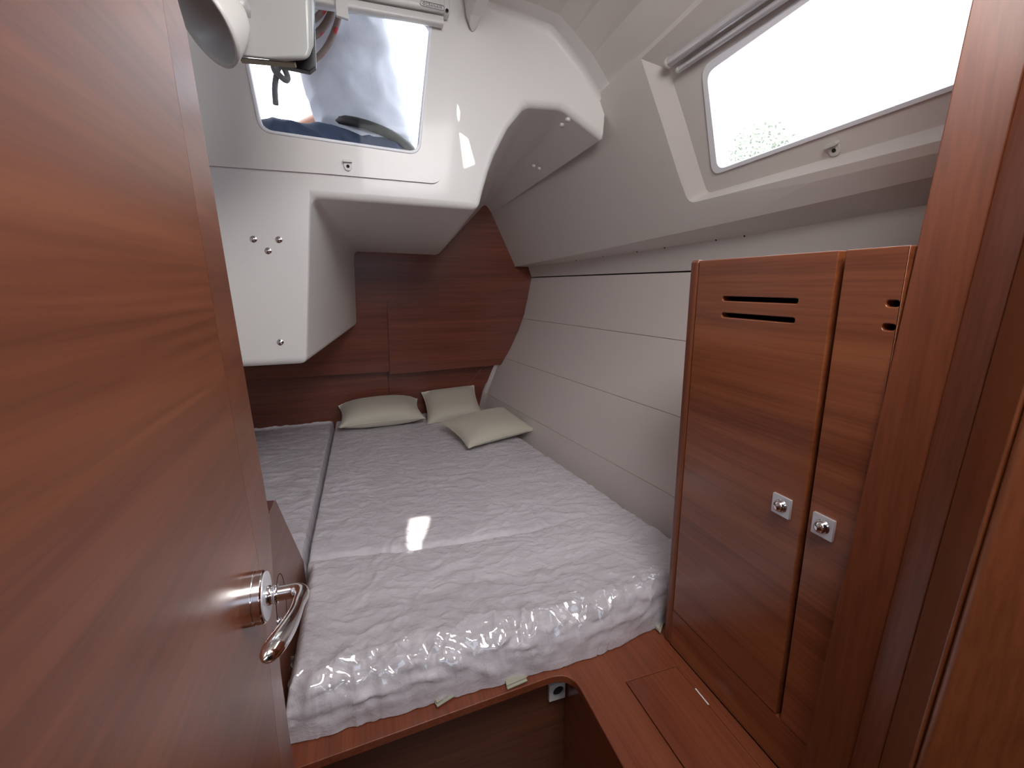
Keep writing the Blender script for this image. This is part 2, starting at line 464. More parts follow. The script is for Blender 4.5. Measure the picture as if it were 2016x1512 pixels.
# unseen slab and riser added above the portlight to keep sun off the person
bm = newbm(); box(bm, XP, 1.2, 1.50, 2.05, 2.52, 2.56); box(bm, XP, 1.2, 1.50, 1.52, 2.38, 2.52)
mk('sun_blocker', bm, LIN, wc)
# ceiling
bm = newbm()
yz = [1.53, .9, .3, -.4, YBACK]
rows = [[fwd(p, y) if p is not ceilF[0] else fwd(p, y)+V((.02, 0, -.02)) for p in ceilF] for y in yz]
grid(bm, rows)
bmesh.ops.recalc_face_normals(bm, faces=bm.faces)
ce = mk('ceiling', bm, LIN); setp(ce, kind='structure')
# holes added in the unseen ceiling, shaped to throw the sun patches
cut = newbm()
for pts, ax, c in (([(808, 1022), (843, 1018), (836, 1052), (812, 1084), (803, 1082)], AZ, ZM), ([(905, 262), (921, 273), (934, 322), (914, 330)], AY, YF), ([(901, 205), (905, 220), (903, 240), (900, 224)], AY, YF), ([(927, 362), (934, 364), (936, 374), (928, 376)], AY, YF)):
    P = [on(x, y, ax, c) for x, y in pts]; q0 = [p-SUN_DIR*((2.22-p.z)/-SUN_DIR.z) for p in P]
    slab(cut, [q0], -SUN_DIR*.6)
cme = bpy.data.meshes.new('c'); cut.to_mesh(cme); cut.free(); co = bpy.data.objects.new('c', cme); COL.objects.link(co)
bo = ce.modifiers.new('b', 'BOOLEAN'); bo.object = co; bo.solver = 'EXACT'; bo.operation = 'DIFFERENCE'
dg = bpy.context.evaluated_depsgraph_get(); m2 = bpy.data.meshes.new_from_object(ce.evaluated_get(dg)); ce.modifiers.clear(); ce.data = m2
bpy.data.objects.remove(co)

# window_1 : hatch into the cockpit
bm = newbm(); slab(bm, [[p+V((0, -.012, 0)) for p in rounded(HO, .035, 7)], [p+V((0, -.012, 0)) for p in rounded(inset(HO, .009), .03, 7)]], (0, .03, 0))
w1 = mk('window_1', bm, GASK, bevel=.003); setp(w1, 'opening portlight to the cockpit with white gasket', kind='structure')
bm = newbm(); slab(bm, [[p+V((0, .012, 0)) for p in rounded(HO, .035, 7)]], (0, .006, 0)); mk('pane', bm, GLS, w1)
# latch hooks under both windows
def hook(px, parent, n, c, ux, sc, label, mate=WPL):
    """small hook plate: flat tongue with shelf and a dark screw; n outward into the cabin"""
    n = V(n).normalized(); p = on(*px, n, c); ux = V(ux); ux = (ux-n*ux.dot(n)).normalized(); uy = n.cross(ux)
    if uy.z < 0: uy = -uy
    bm = newbm(); L = []
    for k in range(13):
        a = math.pi+math.pi*k/12; L.append(p+ux*math.cos(a)*.014*sc+uy*(math.sin(a)*.017*sc))
    L += [p+ux*.014*sc+uy*.010*sc, p-ux*.014*sc+uy*.010*sc]
    slab(bm, [L], n*.006)
    q = [p+ux*.015*sc+uy*.010*sc, p-ux*.015*sc+uy*.010*sc, p-ux*.015*sc+uy*.018*sc, p+ux*.015*sc+uy*.018*sc]
    slab(bm, [q], n*.016)
    o = mk('hook', bm, mate, parent, bevel=.0012, seg=2); setp(o, label)
    bm = newbm(); lathe(bm, p-uy*.002+n*.004, n, [(0, .005), (.003, .005), (.0035, .003), (.002, 0)], 12)
    mk('screw', bm, BLK, o)
hook((685, 327), w1, (0, -1, 0), -(YF-.008), (1, 0, 0), .85, 'small white blind hook below the pane')
hook((1644, 293), win, -WN, -(WC+OFF), topdir, .95, 'small white blind hook below the pane')

# ---------------------------------------------------------------- blinds
def stadium(c, u, v, a, b, n=8):
    out = []
    for k in range(4*n):
        t = 2*math.pi*k/(4*n); x = math.copysign(abs(math.cos(t))**.5, math.cos(t)); y = math.copysign(abs(math.sin(t))**.5, math.sin(t))
        out.append(c+u*x*a+v*y*b)
    return out
YB = YF-.03
e = empty('roller_blind', on(880, 20, AY, YB), 'white plastic roller blind cassette above the cockpit portlight', 'blind')
r1 = on(880, 17, AY, YB); l1 = on(687, -20, AY, YB); l1 = r1+(l1-r1)*1.9
bm = newbm(); dd = (l1-r1).normalized(); vv_ = V((0, 1, 0)); uu = dd.cross(vv_).normalized()
rw = [stadium(r1+dd*s, uu, vv_, .0215, .02) for s in (0, (l1-r1).length)]
vg = grid(bm, rw, True); bm.faces.new(vg[0]); bm.faces.new(vg[1][::-1]); bmesh.ops.recalc_face_normals(bm, faces=bm.faces)
cas = mk('cassette', bm, WPL, e, smooth=False, bevel=.001)
r2 = on(872, 44, AY, YB); bm = newbm()
rw = [stadium(r2+dd*s, uu, vv_, .0125, .014) for s in (0, (l1-r1).length)]
vg = grid(bm, rw, True); bm.faces.new(vg[0]); bm.faces.new(vg[1][::-1]); bmesh.ops.recalc_face_normals(bm, faces=bm.faces)
mk('bottom_bar', bm, WPL, e, bevel=.001)
bm = newbm(); rw = [stadium(r1+dd*s, uu, vv_, .0235, .022) for s in (-.004, .012)]
vg = grid(bm, rw, True); bm.faces.new(vg[0]); bm.faces.new(vg[1][::-1]); bmesh.ops.recalc_face_normals(bm, faces=bm.faces)
mk('end_cap', bm, WPL, e, bevel=.002)
bm = newbm(); lathe(bm, on(880, 21, AY, YB-.0225), (0, -1, 0), [(0, .005), (.002, .005), (.002, .0025), (-.001, 0)], 12); mk('screw', bm, BLK, e)
# lettering plate
c0, c1 = on(834, 7, AY, YB-.021), on(868, 15, AY, YB-.021)
ux_ = (c1-c0).normalized(); uz_ = V((0, -1, 0)).cross(ux_); uz_ = -uz_ if uz_.z < 0 else uz_
mid_ = (c0+c1)/2; hl = (c1-c0).length/2+.004
def pill(r, hl, y):
    L = []
    for k in range(17): a = -math.pi/2+math.pi*k/16; L.append(mid_+ux_*(hl+math.cos(a)*r)+uz_*math.sin(a)*r+V((0, y, 0)))
    for k in range(17): a = math.pi/2+math.pi*k/16; L.append(mid_+ux_*(-hl+math.cos(a)*r)+uz_*math.sin(a)*r+V((0, y, 0)))
    return L
bm = newbm(); slab(bm, [pill(.0068, hl, 0), pill(.0060, hl, 0)], (0, -.0016, 0))
GREY = mat('embossed_grey', (.25, .24, .24), .5)
mk('badge_rim', bm, GREY, cas)
def text(body, org, ux, uz, size, mate, parent, name='lettering', depth=.0006):
    cu = bpy.data.curves.new(name, 'FONT'); cu.body = body; cu.size = size; cu.extrude = depth; cu.align_x = 'CENTER'; cu.align_y = 'CENTER'; cu.space_character = 1.15
    to = bpy.data.objects.new('tmp', cu); COL.objects.link(to)
    dg = bpy.context.evaluated_depsgraph_get(); me = bpy.data.meshes.new_from_object(to.evaluated_get(dg))
    bpy.data.objects.remove(to)
    n = ux.cross(uz); M = Matrix((ux, uz, n)).transposed().to_4x4(); M.translation = org; me.transform(M)
    bm = newbm(); bm.from_mesh(me); return mk(name, bm, mate, parent)
text('OCEANAIR', mid_+V((0, -.0005, 0)), ux_, uz_, .0105, GREY, cas)
# pull tab hanging at the left
bm = newbm(); q = [on(659, -30, AY, YB-.035), on(662, 30, AY, YB-.035), on(687, 38, AY, YB-.035), on(681, -25, AY, YB-.035)]
slab(bm, [q], (0, .012, 0)); mk('pull_tab', bm, WPL, e, bevel=.002)

e = empty('roller_blind', onw(1325, 128, OFF-.02), 'slim silver roller blind above the long right-hand window', 'blind')
Pb0 = onw(1316, 124, OFF-.026); Pb1 = onw(1492, 0, OFF-.026); db = (Pb1-Pb0).normalized(); LB = 1.0
bm = newbm(); tube(bm, [Pb0, Pb0+db*LB], .0135, 20); tb = mk('cassette', bm, ALU, e, smooth=False, bevel=.002)
Pc0 = onw(1336, 138, OFF-.018); Pc1 = onw(1540, 0, OFF-.018); dc = (Pc1-Pc0).normalized()
bm = newbm(); tube(bm, [Pc0, Pc0+dc*LB], .0085, 16); mk('bottom_bar', bm, ALU, e, bevel=.0015)
for P0, r in ((Pb0, .0145), (Pc0, .0092)):
    bm = newbm(); tube(bm, [P0-db*.004, P0+db*.006], r, 20); mk('end_cap', bm, WPL, e, bevel=.002)
bm = newbm(); tube(bm, [Pb0-db*.006, Pb0-db*.003], .004, 10); mk('screw', bm, BLK, e)

# ---------------------------------------------------------------- ceiling fitting at top left
YC = 1.0
def cc(x, y, dy=0): return on(x, y, AY, YC+dy)
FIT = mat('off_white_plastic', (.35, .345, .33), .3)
e = empty('cabin_fitting', V((cc(540, -300).x, YC+.06, 2.32)), 'white plastic boxy fitting with a flared cup hanging beside the portlight', 'fitting')
bm = newbm()
L = [cc(468, -330), cc(600, -330), cc(614, 20), cc(617, 90), cc(607, 119), cc(560, 121), cc(466, 111)]
bk = [cc(478, -330, .10), cc(610, -330, .10), cc(619, 20, .10), cc(617, 90, .10), cc(610, 108, .10), cc(560, 120, .10), cc(480, 108, .10)]
va, fa = fill(bm, [L]); vb_, fb = fill(bm, [bk])
for i in range(len(L)): bm.faces.new((va[0][i], va[0][(i+1) % len(L)], vb_[0][(i+1) % len(L)], vb_[0][i]))
bmesh.ops.recalc_face_normals(bm, faces=bm.faces)
mk('housing', bm, FIT, e, bevel=.010, seg=4, ang=30)
bm = newbm()
L = [cc(548, -330, .105), cc(628, -330, .105), cc(618, 20, .105), cc(622, 130, .105), cc(609, 140, .105), cc(545, 127, .105)]
slab(bm, [L], (0, .02, 0)); mk('back_plate', bm, BLK, e, bevel=.002)
bm = newbm(); L = [cc(470, 112, .02), cc(582, 122, .02), cc(580, 125, .02), cc(472, 115, .02)]
slab(bm, [L], (0, .02, 0)); mk('vent_strip', bm, FOAM, e, bevel=.001)
# flared cup, rim seen edge-on
rc = cc(398, 42, -.02); ra_ = cc(350, -40, -.05); rb_ = cc(452, 132, .0)
rim_c = (cc(346, -52, -.06)+cc(452, 133, -.0))/2
u1 = (cc(452, 133)-cc(346, -52, -.06))/2; R_ = u1.length; u1 = u1.normalized()
axis_ = V((-.70, -.50, -.30)); axis_ = (axis_-u1*axis_.dot(u1)).normalized(); u2 = axis_.cross(u1)
bm = newbm(); rows = []
for d, rr in ((0, R_), (-.010, R_*.96), (-.025, R_*.86), (-.042, R_*.70), (-.058, R_*.50), (-.068, R_*.28), (-.072, .004)):
    rows.append([rim_c+axis_*d+(u1*math.cos(2*math.pi*k/40)+u2*math.sin(2*math.pi*k/40))*rr for k in range(40)])
grid(bm, rows, True); bmesh.ops.recalc_face_normals(bm, faces=bm.faces)
o = mk('flared_cup', bm, WPL, e, smooth=True); md = o.modifiers.new('s', 'SOLIDIFY'); md.thickness = .004; md.offset = 0
bm = newbm(); tube(bm, [rim_c-axis_*.065, cc(480, 10, .04), cc(500, 0, .05)], .022, 16); mk('neck', bm, FIT, e, smooth=True)
bm = newbm(); zc = 2.345
lathe(bm, V((cc(540, -300).x, YC+.05, zc+.01)), (0, 0, -1), [(0, .07), (.02, .07), (.026, .06), (.2, .045), (.22, 0)], 24); mk('mount', bm, FIT, e, smooth=False)

# ---------------------------------------------------------------- wardrobe
e = empty('wardrobe', (XW+.2, .6, ZB), 'tall two-door wood wardrobe with slotted doors right of the mattress', 'wardrobe')
Yp = .838; ZT = 1.546
TH = .018
def slotloop(y0, y1, z, r):
    L = []
    for k in range(9): a = math.pi/2+math.pi*k/8; L.append(V((XW, y0+r+math.cos(a)*r, z+math.sin(a)*r)))
    for k in range(9): a = -math.pi/2+math.pi*k/8; L.append(V((XW, y1-r+math.cos(a)*r, z+math.sin(a)*r)))
    return L
def wdoor(y0, y1, slots, name='door'):
    bm = newbm(); ol = [V((XW, y0, .688)), V((XW, y1, .688)), V((XW, y1, ZT)), V((XW, y0, ZT))]
    slab(bm, [ol]+[slotloop(a, b, z, .0045) for a, b, z in slots], (TH, 0, 0))
    return mk(name, bm, W_y, e, bevel=.002, seg=2)
Yg0, Yg1 = .519, .530
d1 = wdoor(Yg1, Yp-.002, [(.589, .760, 1.468), (.591, .759, 1.4355)])
d2 = wdoor(.432, Yg0, [(.4345, .4515, 1.469), (.4345, .452, 1.4365)])
for dd_, px in ((d1, (1541, 995)), (d2, (1623, 1036))):
    p = on(*px, AX, XW); a = .0185
    bm = newbm(); L = rounded([p+V((0, -a, -a)), p+V((0, a, -a)), p+V((0, a, a)), p+V((0, -a, a))], .0012, 2)
    slab(bm, [L], (-.005, 0, 0)); ko = mk('latch_plate', bm, SATIN, dd_, bevel=.0006, seg=2)
    bm = newbm(); lathe(bm, p+V((-.005, 0, 0)), (-1, 0, 0), [(-.001, .0125), (.0005, .0125), (.001, .011), (.005, .0105), (.0095, .008), (.0115, .004), (.012, 0)], 24)
    setp(mk('button', bm, CHR, dd_, smooth=True), 'chrome push button')
bm = newbm(); box(bm, XW-.002, XW+.020, Yp, .862, ZB, ZT+.002); mk('corner_post', bm, W_z, e, bevel=.007, seg=4)
bm = newbm(); box(bm, XW+.001, XW+TH, .432, Yp, ZB, .686); mk('plinth', bm, W_y, e, bevel=.001)
# side, top, back, inner
bm = newbm()
zz = [ZB, .7, .8, .99, 1.1, 1.21, 1.3, 1.4, 1.5]
L = [V((XW+.02, .845, ZB))]+[hull(.845, z, -.001)for z in zz]+[V((hull(.845, 1.5).x-.02, .845, ZT-.012)), V((XW+.02, .845, ZT-.012))]
slab(bm, [L], (0, .015, 0)); mk('side_panel', bm, W_z, e)
bm = newbm(); box(bm, XW+.019, XW+.033, Yg0-.02, Yg1+.02, .66, ZT-.003); mk('centre_stile', bm, mat('dark_wood', (.06, .02, .012), .6), e)
bm = newbm(); box(bm, XW+.02, 1.05, .432, .845, ZT-.03, ZT-.012); mk('top_board', bm, W_y, e)
bm = newbm(); box(bm, XW+.30, XW+.31, .432, .845, ZB, ZT-.03); mk('inner_back', bm, mat('dark_inside', (.03, .014, .01), .8), e)

# ---------------------------------------------------------------- doorway jamb on the right (stepped)
e = mk('trim_1', (lambda b: (slab(b, [[(.80, .411, 0), (1.35, .411, 0), (1.35, .411, 1.5), (1.27, .411, 1.64), (1.17, .411, 1.76), (.80, .411, 1.95)]], (0, .018, 0)), b)[1])(newbm()), W_z); setp(e, 'stepped wooden doorway jamb at the right edge', kind='structure')
W_j = wood('jamb_edge_veneer', 2, (.13, .034, .012), (.20, .056, .020), (.27, .085, .03), rough=.28, coat=.55, crough=.3, off=21)
JL = []
for a_, b_, yy in (((1913, 0), (1602, 1398), .429), ((2030, 80), (1671, 1512), .380), ((1992, 552), (1728, 1512), .335), ((1975, 900), (1823, 1406), .25)):
    A_, B_ = on(*a_, AY, yy), on(*b_, AY, yy); d = (B_-A_).normalized()
    JL.append((A_+d*((2.42-A_.z)/d.z), A_+d*((0-A_.z)/d.z)))
JL.append((JL[-1][0]+V((.02, -.22, 0)), JL[-1][1]+V((.02, -.22, 0))))
for nm, (t0, b0), (t1, b1), m, bv in (('jamb_post', *JL[:2], W_z, .002), ('jamb_stop', *JL[1:3], W_z, .002), ('jamb_lining', *JL[2:4], W_j, .007), ('jamb_casing', *JL[3:5], W_j, .012)):
    bm = newbm(); dx = V((.13, 0, 0)); loft(bm, [t0, t1, t1+dx, t0+dx], [b0, b1, b1+dx, b0+dx], True)
    bm.verts.ensure_lookup_table(); vs = list(bm.verts); bm.faces.new(vs[:4]); bm.faces.new(vs[4:][::-1]); bmesh.ops.recalc_face_normals(bm, faces=bm.faces)
    mk(nm, bm, m, e, bevel=bv, seg=4)

# ---------------------------------------------------------------- berth base
e = empty('berth_platform', (.3, .85, 0), 'reddish wood berth platform with cut-out footwell under the mattress', 'berth')
XF, YFW = .417, .838
ol = [V((XP, YL, ZB)), V((XP, YFW-.03, ZB)), V((-.35, YFW-.03, ZB)), V((-.19, .805, ZB)), V((.345, .842, ZB)), V((XF, .835, ZB)), V((XF, .05, ZB)), V((XW+.0, .05, ZB)), V((XW, .86, ZB)), V((.99, .86, ZB)), V((.99, 1.2, ZB)), V((.86, 2.0, ZB)), V((.75, YL, ZB))]
ol = [V((XP, YL, ZB)), V((XP, .805, ZB)), V((-.19, .806, ZB)), V((.42, .846, ZB)), V((XF, .30, ZB)), V((XW, .30, ZB)), V((XW, .84, ZB)), V((.94, .84, ZB)), V((.90, 1.2, ZB)), V((.80, 2.0, ZB)), V((.69, YL, ZB))]
ol = rounded(ol, .06, 8, which=[3])
lid = [V((.668, .772, ZB)), V((.53, .772, ZB)), V((.53, .34, ZB)), V((.668, .34, ZB))]
lidr = [V((.6695, .7735, ZB)), V((.5285, .7735, ZB)), V((.5285, .3385, ZB)), V((.6695, .3385, ZB))]
bm = newbm(); slab(bm, [ol, lidr], (0, 0, -.02)); mk('board', bm, W_board, e, bevel=.0025, seg=3)
bm = newbm(); slab(bm, [lid], (0, 0, -.02)); ld = mk('locker_lid', bm, W_board, e, bevel=.001)
bm = newbm(); slab(bm, [[p+V((0, 0, -.022)) for p in lidr]], (0, 0, -.02)); mk('lid_rest', bm, DARK, e)
bm = newbm(); a, b = on(1368, 1356, AZ, ZB+.0004), on(1394, 1388, AZ, ZB+.0004)
slab(bm, [[a, b, b+V((.003, 0, 0)), a+V((.003, 0, 0))]], (0, 0, .0006)); mk('hinge_pin', bm, GASK, e)
bm = newbm(); slab(bm, [[V((XP, .87, 0)), V((.46, .895, 0)), V((.46, .895, .565)), V((XP, .87, .565))]], (0, .018, 0))
fr_ = mk('front_panel', bm, wood('front_veneer', 0, (.08, .027, .014), (.13, .044, .021), (.18, .065, .03), rough=.4, coat=.15, off=7), e)
bm = newbm(); box(bm, XF+.012, XF+.03, .05, .893, 0, .565); mk('seat_front', bm, W_y, e)
bm = newbm(); box(bm, XP, XF+.01, -.5, .868, .0, .10); mk('footwell_sole', bm, wood('sole_veneer', 0, (.13, .045, .02), (.20, .07, .03), (.27, .10, .045), off=2), e)
# socket plate on the front panel near the corner
p = on(1096, 1360, AY, .885); bm = newbm(); ol_ = [p+V((-.022, 0, -.024)), p+V((.022, 0, -.024)), p+V((.022, 0, .024)), p+V((-.022, 0, .024))]
hl_ = [p+V((.004+.015*math.cos(t*math.pi/12), 0, .015*math.sin(t*math.pi/12))) for t in range(24)]
slab(bm, [[q+V((0, -.004, 0)) for q in ol_], [q+V((0, -.004, 0)) for q in hl_]], (0, .010, 0))
so_ = mk('socket_plate', bm, WPL, e, bevel=.001)
bm = newbm(); slab(bm, [[q+V((0, .003, 0)) for q in hl_]], (0, .002, 0)); mk('socket_hole', bm, BLK, so_)

# partition panel left of the mattress (side of the engine space)
XE = -.215
def pe(x, y): return on(x, y, AX, XE)
e = empty('berth_side_panel', (XE-.01, 1.0, ZB), 'wooden side panel with sloping top between door and mattress', 'panel')
k1, k2 = pe(598, 1105), pe(543, 985)
L = [V((XE, k1.y, ZB)), k1, k2, pe(537, 984), V((XE, k2.y-.10, k2.z+.01)), V((XE, .3, k2.z+.01)), V((XE, .3, .1)), V((XE, k1.y, .1))]
slot = rounded([pe(538, 985.5), pe(524, 986), pe(523, 997), pe(530, 1003), pe(534, 998)], .004, 4)
bm = newbm(); slab(bm, [[L[7], V((XE, k1.y, ZB))]+[k1, k2, pe(537, 985), V((XE, k2.y-.10, k2.z+.005)), L[5], L[6]]], (-.018, 0, 0))
sp_ = mk('panel_board', bm, W_door, e, bevel=.002)
bm = newbm(); slab(bm, [slot], (.0012, 0, 0)); setp(mk('finger_notch', bm, mat('notch_wood', (.10, .02, .015), .6), e), 'dark finger notch')
pc = pe(554, 1190)
bm = newbm(); L1_, L2_ = [], []
for k in range(32):
    a = 2*math.pi*k/32; L1_.append(pc+V((0, .055*math.cos(a), .070*math.sin(a)))); L2_.append(pc+V((0, .0535*math.cos(a), .0685*math.sin(a))))
slab(bm, [L1_, L2_], (.0008, 0, 0)); mk('cover_seam', bm, DARK, e)
p = pe(548, 1224); bm = newbm(); lathe(bm, p, (1, 0, 0), [(0, .011), (.002, .011), (.006, .008), (.008, 0)], 16); mk('push_latch', bm, CHR, e, smooth=True)

# ---------------------------------------------------------------- mattress
MAT = mat('plastic_wrapped_ticking', (.72, .68, .69), .42, coat=.9, coat_rough=.06)
h1 = ntex(MAT, coords(MAT, (9, 34, 20), rot=(0, 0, .25)), 1, 5, .6, 1.2)
h2 = ntex(MAT, coords(MAT, (22, 30, 26), rot=(0, 0, -.5)), 1, 4, .65, 2.0)
vo = nd(MAT, 'ShaderNodeTexVoronoi', feature='DISTANCE_TO_EDGE'); vo.inputs['Scale'].default_value = 14; wv = nd(MAT, 'ShaderNodeTexNoise'); wv.inputs['Scale'].default_value = 9; wv.inputs['Detail'].default_value = 3; cv = coords(MAT, (1, 1.5, 1.2)); lk(MAT, cv, wv.inputs['Vector'])
vm = nd(MAT, 'ShaderNodeVectorMath', operation='MULTIPLY_ADD'); lk(MAT, wv.outputs['Color'], vm.inputs[0]); vm.inputs[1].default_value = (.16, .16, .16); lk(MAT, cv, vm.inputs[2]); lk(MAT, vm.outputs[0], vo.inputs['Vector'])
ad = nd(MAT, 'ShaderNodeMath', operation='ADD'); lk(MAT, h1, ad.inputs[0]); lk(MAT, h2, ad.inputs[1])
bump(MAT, ad.outputs[0], .30, .004)
ck = ramp(MAT, vo.outputs['Distance'], [(0, (1, 1, 1)), (.12, (.25, .25, .25)), (.5, (0, 0, 0))])
a2 = nd(MAT, 'ShaderNodeMath', operation='MULTIPLY_ADD'); lk(MAT, ck, a2.inputs[0]); a2.inputs[1].default_value = .25; lk(MAT, ad.outputs[0], a2.inputs[2])
bump(MAT, a2.outputs[0], 1.0, .034, 'Coat Normal')
ch = ntex(MAT, coords(MAT, (2.2, 2.2, 2.2)), 1, 2, .5, .6)
patch = ramp(MAT, ch, [(.64, (.70, .66, .70)), (.648, (.78, .74, .78))])
col = mixc(MAT, .5, patch, ramp(MAT, h1, [(.35, (.58, .54, .58)), (.6, (.76, .72, .76))]))
lk(MAT, col, MAT.node_tree.nodes['Principled BSDF'].inputs['Base Color'])
def fbm(x, y, o=3): 
    s = 0; a = 1
    for i in range(o): s += a*noise.noise(V((x, y, 3.1*i))); x *= 2.03; y *= 2.03; a *= .5
    return s
def wr(x, y):
    """ripples of the loose film, running mostly across the berth"""
    q = fbm(x*3.1, y*2.4, 2)
    wx, wy = x+.07*fbm(x*6, y*6+5, 2), y+.05*fbm(x*7+9, y*7, 2)
    r = fbm(wx*6.5+q, (wy+.22*x)*17, 3)
    t = fbm(wx*9+20, wy*13-wx*7, 3)
    rid = (1-abs(r))**3
    return rid*.0050+((1-abs(t))**4)*.0032+.0015*q
def cushion(name, parent, left, right, y0, y1, nx, ny, crease=None, zt=ZM, zb=ZB+.002, edge=.04, ef=None, front=None, amp=1):
    bm = newbm(); rows = []
    Ns = 5
    def edge_drop(d, e):     # d = distance from edge
        t = min(1, d/e); return 1-math.sqrt(max(0, 1-(1-t)**2))
    for j in range(ny+1):
        v = j/ny; row = []
        for i in range(nx+1):
            uu = i/nx
            f0 = front(uu) if front else y0
            # tighter sampling near the front edge
            vv = v**1.35
            y = f0+(y1-f0)*vv
            xl, xr = left(y), right(y); x = xl+(xr-xl)*uu
            dr = 1
            dz = 0
            for dist, ee in ((x-xl, edge*(.8 if y < 1.33 else .3)), (xr-x, edge*.8), ((y-f0), ef or edge), (y1-y, edge)):
                dz = max(dz, edge_drop(dist, ee))
            z = zt-(zt-zb-.012)*dz*.98
            z += wr(x, y)*amp*(1-dz*.6)-.003
            if crease: z -= crease(x, y)
            if ef:
                k = math.exp(-((y-f0)/.09)**2)
                cz = fbm(x*16, y*16+4, 3)
                z += k*.012*cz*(1-dz*.3)+k*.010*(1-abs(noise.noise(V((x*13, y*9, 8)))))**6+k*.007*(1-abs(noise.noise(V((x*24+3*y, y*20, 2)))))**9
                y += -k*.012*abs(fbm(x*11+3, z*30, 2))
            row.append(V((x, y, z)))
        rows.append(row)
    bot = []
    vv = grid(bm, rows)
    # skirt down to the board
    ringv = vv[0]+[r[-1] for r in vv[1:]]+vv[-1][-2::-1]+[r[0] for r in vv[-2:0:-1]]
    low = [bm.verts.new((p.co.x, p.co.y, zb)) for p in ringv]; n = len(ringv)
    for i in range(n): bm.faces.new((ringv[i], low[i], low[(i+1) % n], ringv[(i+1) % n]))
    bmesh.ops.recalc_face_normals(bm, faces=bm.faces)
    return mk(name, bm, MAT, parent, smooth=True)
seamB = on(600, 1107, AZ, ZM); seamT = on(660, 828, AZ, ZM)
fp = [on(566, 1470, AZ, ZB), on(700, 1432, AZ, ZB), on(860, 1378, AZ, ZB), on(1000, 1330, AZ, ZB), on(1140, 1278, AZ, ZB), on(1250, 1240, AZ, ZB), on(1300, 1195, AZ, ZB)]
def lerp(a, b, t): return a+(b-a)*t
def left(y):
    if y < 1.30: return XE+.006
    if y < 1.36: return lerp(XE+.006, seamB.x, (y-1.30)/.06)
    return lerp(seamB.x, seamT.x, (y-1.36)/(2.85-1.36))
def right(y):
    r = hull(y, ZM-.03).x-.012
    if y < .98: r = lerp(.79, r, soft((y-.86)/.12))
    return r
def front(u):
    x = lerp(XE, .80, u)
    y = .862+.05*soft((x-.45)/.35)
    return y
def crease(x, y):
    yc = 1.345-.03*math.sin(x*4)-.02*x+.012*noise.noise(V((x*7, 1, 2)))
    fade = 1-.75*soft((x-.25)/.4)
    return .016*math.exp(-((y-yc)/.012)**2)*fade+.006*math.exp(-((y-yc)/.05)**2)*fade
e = empty('mattress', (.35, 1.9, ZB), 'large mattress in crumpled clear plastic wrap filling the berth', 'mattress')
mo = cushion('wrapped_cushion', e, left, right, .86, YL-.012, 230, 330, crease, ef=.085, front=front)
# loose clear film crumpled over the front edge
FLM = bpy.data.materials.new('clear_film'); FLM.use_nodes = True; nt = FLM.node_tree; nt.nodes.clear()
out = nt.nodes.new('ShaderNodeOutputMaterial'); mx = nt.nodes.new('ShaderNodeMixShader'); tr = nt.nodes.new('ShaderNodeBsdfTransparent'); gl = nt.nodes.new('ShaderNodeBsdfGlossy')
gl.inputs['Roughness'].default_value = .07; 
mx.inputs[0].default_value = .10; nt.links.new(tr.outputs[0], mx.inputs[1]); nt.links.new(gl.outputs[0], mx.inputs[2]); nt.links.new(mx.outputs[0], out.inputs[0])
bm = newbm(); rows = []; NX, NT = 150, 34
for j in range(NT+1):
    t = j/NT; row = []
    for i in range(NX+1):
        u_ = .01+.97*i/NX; f0 = front(u_); d = .22*(1-t)**1.5
        k = min(1, d/.085); dz = 1-math.sqrt(max(0, 1-(1-k)**2)); y = f0+d
        xl, xr = left(y), right(y); x = xl+(xr-xl)*u_
        z = ZM-.096*dz+wr(x, y)*(1-dz*.6)+.005+.014*math.exp(-((d)/.09)**2)*fbm(x*16, y*16+4, 3)*(1-dz*.3)
        c_ = math.exp(-((d-.05)/.07)**2)
        q1 = 1-abs(noise.noise(V((x*19+y*9, y*26, 5)))); q2 = noise.noise(V((x*42, (y-z)*42, 9)))
        b = (.011*q1**7+.004*q2)*c_+.0015*q2
        row.append(V((x, y-.005-b*.8*dz, z+b*(1-.5*dz))))
    rows.append(row)
grid(bm, rows); bmesh.ops.triangulate(bm, faces=bm.faces)
setp(mk('plastic_film', bm, FLM, e, smooth=True), 'clear crinkled plastic film over the front edge')
# small folded straps poking out under the front edge
for (a, b, c, d) in (((848, 1366), (893, 1346), (903, 1366), (862, 1392)), ((994, 1336), (1030, 1326), (1037, 1342), (1000, 1358)), ((1283, 1228), (1306, 1200), (1311, 1212), (1300, 1246))):
    P = [on(*q, AZ, ZB+.003) for q in (a, b, c, d)]; c_ = sum(P, V((0, 0, 0)))/4
    P = [c_+(p-c_)*1.08 for p in P]; bm = newbm(); slab(bm, [P], (0, 0, .004)); s2 = [p+V((0, .006, .004)) for p in P]; slab(bm, [s2], (0, 0, .004))
    mk('foam_tab', bm, FOAM, e, bevel=.0015)
def left2(y): return XP+.01
def right2(y): return lerp(seamB.x, seamT.x, (y-1.36)/(2.85-1.36))-.003
e2 = cushion('side_cushion', None, left2, right2, k1.y+.02, YL-.012, 110, 170, None, edge=.02, amp=1.3)
setp(e2, 'narrow plastic-wrapped infill cushion left of the big mattress', 'mattress')

